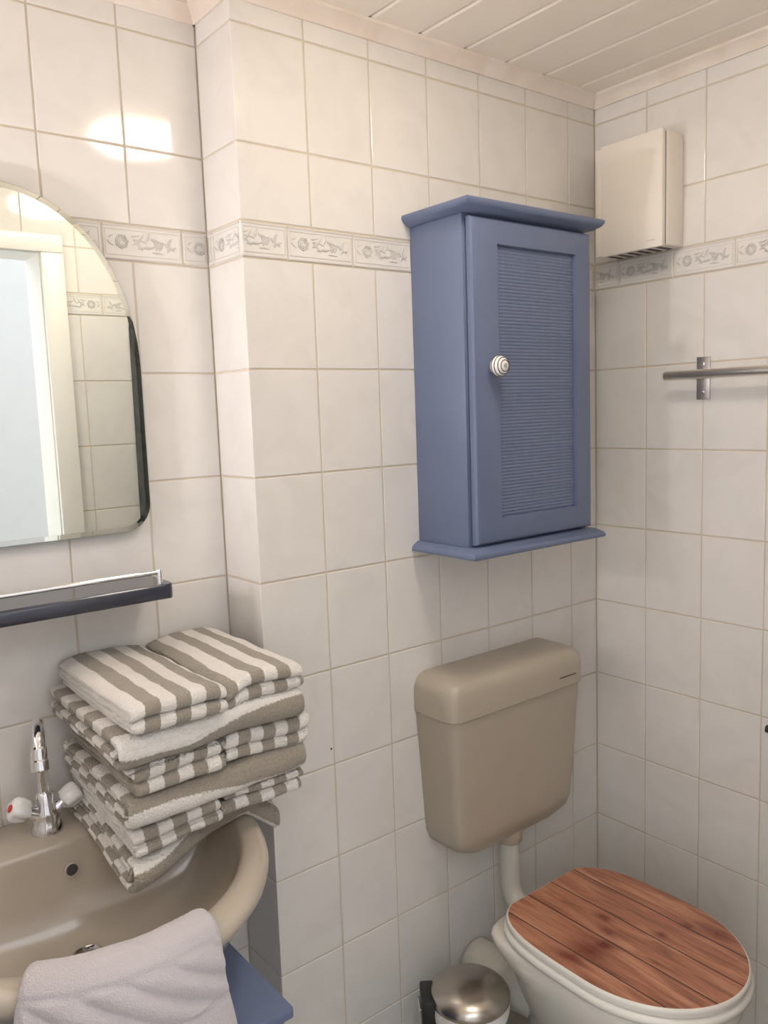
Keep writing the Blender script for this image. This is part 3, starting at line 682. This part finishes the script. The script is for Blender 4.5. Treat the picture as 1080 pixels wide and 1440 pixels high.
# ------------------------------------------------------------------ striped towels
def towel(label, x0, x1, y0, y1, z0, z1, kind, band, phase, seed, deform=None, lay=4, group=None):
    rg = random.Random(seed); H = z1-z0; path = []
    t = H/lay
    def line(ya, yb, z, k):
        n = max(2, int(abs(yb-ya)/0.009)); return [(ya+(yb-ya)*i/n, z, k) for i in range(n+1)]
    def fold(y, za, zb, sgn, k, sq=0.8):
        r = abs(zb-za)/2; zc = (za+zb)/2; n = 8; out = []
        for i in range(1, n):
            a = PI*i/n; out.append((y + sgn*r*sq*math.sin(a), zc + (za-zc)*math.cos(a), k + i/n))
        return out
    if kind == 'x':          # zigzag of layers, folds to the front in pairs
        for i in range(lay):
            z = z0 + t*(i+0.5); yf = y0 + t + rg.uniform(0, 0.006); yb = y1 - t - rg.uniform(0, 0.006)
            if i % 2 == 0:
                path += line(yb, yf, z, i); path += fold(yf, z, z+t, -1, i)
            else:
                path += line(yf, yb, z, i)
                if i < lay-1: path += fold(yb, z, z+t, 1, i)
        tt = t*0.97
    else:                    # one fold wrapping the whole front, inner layers nested
        t = H/4; zb0, zb1, zt1, zt0 = [z0 + t*(i+0.5) for i in range(4)]; yf = y0 + H*0.42; yb = y1 - t
        path += line(yb, yf, zb0, 0) + fold(yf, zb0, zt0, -1, 0) + line(yf, yb, zt0, 1) + fold(yb, zt0, zt1, 1, 1) + line(yb, yf+0.012, zt1, 2) + fold(yf+0.012, zt1, zb1, -1, 2) + line(yf+0.012, yb, zb1, 3)
        tt = t*0.97
    NX = 44; n = len(path); s = [0.0]
    for a, b in zip(path, path[1:]): s.append(s[-1] + math.hypot(a[0]-b[0], a[1]-b[1]))
    lshift = [rg.uniform(-0.006, 0.006) for _ in range(lay+2)]; lcol = [0.0] + [rg.uniform(-0.35, 0.35) for _ in range(lay+2)]
    V = []; St = []; F = []
    nrm = []
    for i in range(n):
        a, b = path[max(i-1, 0)], path[min(i+1, n-1)]; dy, dz = b[0]-a[0], b[1]-a[1]; L = math.hypot(dy, dz) or 1; nrm.append((-dz/L, dy/L))
    for j in range(NX+1):
        f = j/NX
        # finer stations near the ends so the hems round off
        f = 0.5 - 0.5*math.cos(PI*f)*(0.9+0.1*abs(math.cos(PI*f)))
        e = min(f, 1-f)*(x1-x0); th = tt*0.5*min(1.0, 0.35 + 0.65*math.sqrt(min(1, e/0.006)))
        for i in range(n):
            y, z, k = path[i]; kk = int(k); fr_ = k-kk; sf = lshift[kk]*(1-fr_) + lshift[min(kk+1, lay+1)]*fr_
            x = x0 + (x1-x0)*f + sf
            wv = noise.noise(Vector((x*22, y*22, seed*3.1+k*0.35)))*0.0034 + noise.noise(Vector((x*7, y*7, seed*1.7+z*6)))*0.0050
            for sg in (1, -1):
                yy = y + nrm[i][0]*th*sg; zz = z + nrm[i][1]*th*sg + wv
                yy += noise.noise(Vector((x*9, z*30, seed*2.3)))*0.004
                p = Vector((x, yy, zz))
                if deform: p = deform(p)
                V.append(p)
                if kind == 'x':
                    cv = ((x-x0)/band) + phase + lcol[kk]*(1-fr_)*0.6 + lcol[min(kk+1, lay)]*fr_*0.6
                else: cv = s[i]/band + phase + 0.25*math.sin(x*14+seed)
                St.append(cv)
    def idx(j, i, q): return (j*n + i)*2 + q
    for j in range(NX):
        for i in range(n-1):
            F.append((idx(j, i, 0), idx(j, i+1, 0), idx(j+1, i+1, 0), idx(j+1, i, 0)))
            F.append((idx(j, i, 1), idx(j+1, i, 1), idx(j+1, i+1, 1), idx(j, i+1, 1)))
        F.append((idx(j, 0, 0), idx(j+1, 0, 0), idx(j+1, 0, 1), idx(j, 0, 1)))
        F.append((idx(j, n-1, 0), idx(j, n-1, 1), idx(j+1, n-1, 1), idx(j+1, n-1, 0)))
    for i in range(n-1):
        F.append((idx(0, i, 0), idx(0, i, 1), idx(0, i+1, 1), idx(0, i+1, 0)))
        F.append((idx(NX, i, 0), idx(NX, i+1, 0), idx(NX, i+1, 1), idx(NX, i, 1)))
    me = bpy.data.meshes.new('towel'); c = Vector(((x0+x1)/2, (y0+y1)/2, z0))
    me.from_pydata([p-c for p in V], [], F)
    at_ = me.attributes.new('stripe', 'FLOAT', 'POINT'); at_.data.foreach_set('value', St)
    for p in me.polygons: p.use_smooth = True
    me.materials.append(MATS['stripe']); me.update()
    o = bpy.data.objects.new('towel', me); C.objects.link(o); o.location = c
    return tag(o, label, 'towel', group)
GT = 'striped towels stacked on the washbasin'
TXL, TXR, TYF, TYB = -1.345, -1.040, -0.205, 0.118
def lean(a0, a1, ext=0.0):
    """sag of the pile into the basin at the front left, strongest low down"""
    def f(p):
        fx = sm(-1.12, TXL, p.x); fy = sm(0.09, TYF, p.y)
        p.z -= a0*fx*fy
        return p
    return f
def bottom(p):
    fx = sm(-1.14, TXL, p.x); fy = sm(0.06, TYF, p.y)
    fr = sm(0.0, TYF, p.y)
    p.y += fr*0.055*sm(TXL, -1.14, p.x)                  # front edge runs back towards the rim
    p.z -= 0.030*fx*fy
    ex = max(0.0, p.x+1.125); p.z -= fr*min(0.060, ex*0.85)    # right end hangs over the outside of the rim
    return p
towel('striped towel at the bottom of the pile, drooping over the basin rim', TXL, -1.062, TYF+0.012, TYB, -0.7575, -0.716, 's', 0.034, 0.42, 1, bottom, group=GT)
towel('small striped towel on the drooping bottom towel, on the tap side', TXL+0.005, -1.195, TYF+0.012, TYB-0.02, -0.716, -0.678, 'x', 0.0235, 0.0, 2, lean(0.016, 0), group=GT)
towel('small striped towel on the drooping bottom towel, on the cistern side', -1.190, TXR-0.002, TYF+0.016, TYB-0.02, -0.716, -0.678, 'x', 0.0235, 1.0, 3, lean(0.006, 0), group=GT)
towel('large striped towel with a taupe front fold in the middle of the pile', TXL+0.002, TXR+0.004, TYF+0.004, TYB-0.006, -0.678, -0.629, 's', 0.040, 1.35, 4, lean(0.010, 0), group=GT)
towel('small striped towel between the two large folds, on the tap side', TXL+0.006, -1.193, TYF-0.002, TYB-0.02, -0.629, -0.581, 'x', 0.0235, 0.9, 5, lean(0.006, 0), group=GT)
towel('small striped towel between the two large folds, on the cistern side', -1.186, TXR+0.008, TYF+0.004, TYB-0.02, -0.629, -0.581, 'x', 0.0225, 0.0, 6, lean(0.002, 0), group=GT)
towel('large striped towel with a white front fold near the top of the pile', TXL-0.012, TXR-0.004, TYF-0.008, TYB-0.002, -0.581, -0.532, 's', 0.038, 1.35, 7, lean(0.004, 0), group=GT)
def crest(side):
    def f(p):
        # the soft top of the small towels rounds off at its edges
        c = side; d = abs(p.x-c)/0.075; p.z -= 0.013*max(0, d-0.2)**2*sm(-0.532, -0.49, p.z)
        if side > -1.2: p.z -= 0.010*sm(-1.15, -1.185, p.x)*sm(-0.02, -0.18, p.y)
        return p
    return f
towel('small striped towel on top of the pile, nearer the tap', TXL+0.002, -1.192, TYF-0.022, TYB-0.006, -0.532, -0.485, 'x', 0.0238, 0.2, 8, crest(-1.268), group=GT)
towel('small striped towel on top of the pile, nearer the corner', -1.186, TXR-0.004, TYF-0.006, TYB-0.002, -0.532, -0.485, 'x', 0.0238, 1.2, 9, crest(-1.113), group=GT)

# washcloth over the front rim
def washcloth():
    cx, cy = SX, -0.05; NU, NV = 110, 150; V = []; F = []
    TH = 0.013
    prof = [(-0.034, -0.050), (-0.031, -0.026), (-0.024, -0.006), (-0.010, 0.006), (0.004, 0.009), (0.018, 0.005), (0.029, -0.008), (0.035, -0.030), (0.038, -0.06), (0.040, -0.10), (0.041, -0.15), (0.040, -0.188)]
    L = [0.0]
    for a, b in zip(prof, prof[1:]): L.append(L[-1] + math.hypot(a[0]-b[0], a[1]-b[1]))
    def at_s(s):
        for k in range(len(L)-1):
            if s <= L[k+1]:
                t = (s-L[k])/(L[k+1]-L[k]); break
        p0, p1, p2, p3 = prof[max(k-1, 0)], prof[k], prof[k+1], prof[min(k+2, len(prof)-1)]
        f = lambda i: 0.5*((2*p1[i]) + (-p0[i]+p2[i])*t + (2*p0[i]-5*p1[i]+4*p2[i]-p3[i])*t*t + (-p0[i]+3*p1[i]-3*p2[i]+p3[i])*t**3)
        return f(0), f(1)
    grid = []
    for j in range(NV+1):
        s = L[-1]*j/NV; o, h = at_s(s)
        o2, h2 = at_s(min(L[-1], s+0.001)); o1, h1 = at_s(max(0, s-0.001)); dl = math.hypot(o2-o1, h2-h1) or 1
        nh, no = (o2-o1)/dl, -(h2-h1)/dl
        row = []
        for i in range(NU+1):
            u = i/NU; x = -1.537 + 0.224*u + 0.004*math.sin(s*30)
            x += 0.02*(u-0.5)*sm(0.1, 0.4, s)
            e = (x-cx)/0.272; y = cy - 0.322*math.sqrt(max(0.05, 1-e*e))
            nrm = Vector(((x-cx)/0.272**2, (y-cy)/0.322**2)).normalized(); nrm = (nrm*0.75 + Vector((0, -1))*0.25).normalized()
            edge = min(u, 1-u)*0.224; rnd = math.sqrt(min(1, edge/0.008))
            lift = TH*0.5*rnd + 0.0025*noise.noise(Vector((x*16, s*16, 2.0))) + 0.004*math.sin(PI*u)
            # woven leaf band: slanting ridges between two hem lines
            b0, b1 = 0.112, 0.190
            if b0 < s < b1 and 0.03 < u < 0.985:
                q = (s-b0)/(b1-b0); m_ = math.sin(PI*q)**0.35
                ph = (u*0.224*62 - (s-b0)*85)
                row_i = 0 if q < 0.5 else 1
                lift += m_*0.0090*(abs(math.sin(ph))**0.8 - 0.5)
            if abs(s-b0) < 0.004 or abs(s-b1) < 0.004: lift -= 0.0015
            lift += 0.0007*noise.noise(Vector((x*260, s*260, 5)))
            for sg in (1, -1):
                k = lift if sg > 0 else -TH*0.42*rnd
                row.append(Vector((x + nrm.x*(o + no*k), y + nrm.y*(o + no*k), ZR + 0.0075 + h + nh*k)))
        grid.append(row)
    for r in grid: V += r
    W = (NU+1)*2
    def id_(j, i, q): return j*W + i*2 + q
    for j in range(NV):
        for i in range(NU):
            F.append((id_(j, i, 0), id_(j+1, i, 0), id_(j+1, i+1, 0), id_(j, i+1, 0)))
            F.append((id_(j, i, 1), id_(j, i+1, 1), id_(j+1, i+1, 1), id_(j+1, i, 1)))
        for i in (0, NU): F.append((id_(j, i, 0), id_(j, i, 1), id_(j+1, i, 1), id_(j+1, i, 0)))
    for j in (0, NV):
        for i in range(NU): F.append((id_(j, i, 0), id_(j, i+1, 0), id_(j, i+1, 1), id_(j, i, 1)))
    me = bpy.data.meshes.new('washcloth'); c = Vector((-1.42, -0.38, -1.05)); me.from_pydata([p-c for p in V], [], F)
    bm = bmesh.new(); bm.from_mesh(me); bmesh.ops.recalc_face_normals(bm, faces=bm.faces)
    for f in bm.faces: f.smooth = True
    bm.to_mesh(me); bm.free()
    me.materials.append(MATS['washcloth']); o = bpy.data.objects.new('hand_towel', me); C.objects.link(o); o.location = c
    tag(o, 'pale lilac terry hand towel with a leaf band draped over the basin front', 'towel')
washcloth()

# dark bath towel on a hook beside the doorway (only seen in the mirror)
hk = thing('bath_towel', 'dark grey bath towel hanging from a hook beside the doorway', 'towel', (-0.60, FY, -0.535))
bm = bmesh.new(); NU, NV = 40, 30; rows_ = []
for j in range(NV+1):
    v = j/NV; z = 0.285 - 0.82*v; row = []
    hw = 0.085 + 0.045*sm(0.0, 0.08, v) + 0.008*v
    for side in (0, 1):
        for i in range(NU+1):
            u = i/NU if side == 0 else 1 - i/NU
            x = -0.60 + (u-0.5)*2*hw; wv = 0.012*math.sin(u*17+v*2) + 0.006*math.sin(u*41)
            row.append(Vector((x, FY + (0.045 + wv if side == 0 else 0.008), z + 0.03*math.sin(u*PI)*(1-v))))
    rows_.append(row)
loft(bm, rows_); obj('cloth', bm, 'robe', hk)
bm = bmesh.new(); tube(bm, [(-0.60, FY, 0.295), (-0.60, FY+0.05, 0.295), (-0.60, FY+0.058, 0.315)], 0.006, 10); obj('hook', bm, 'steel', hk)
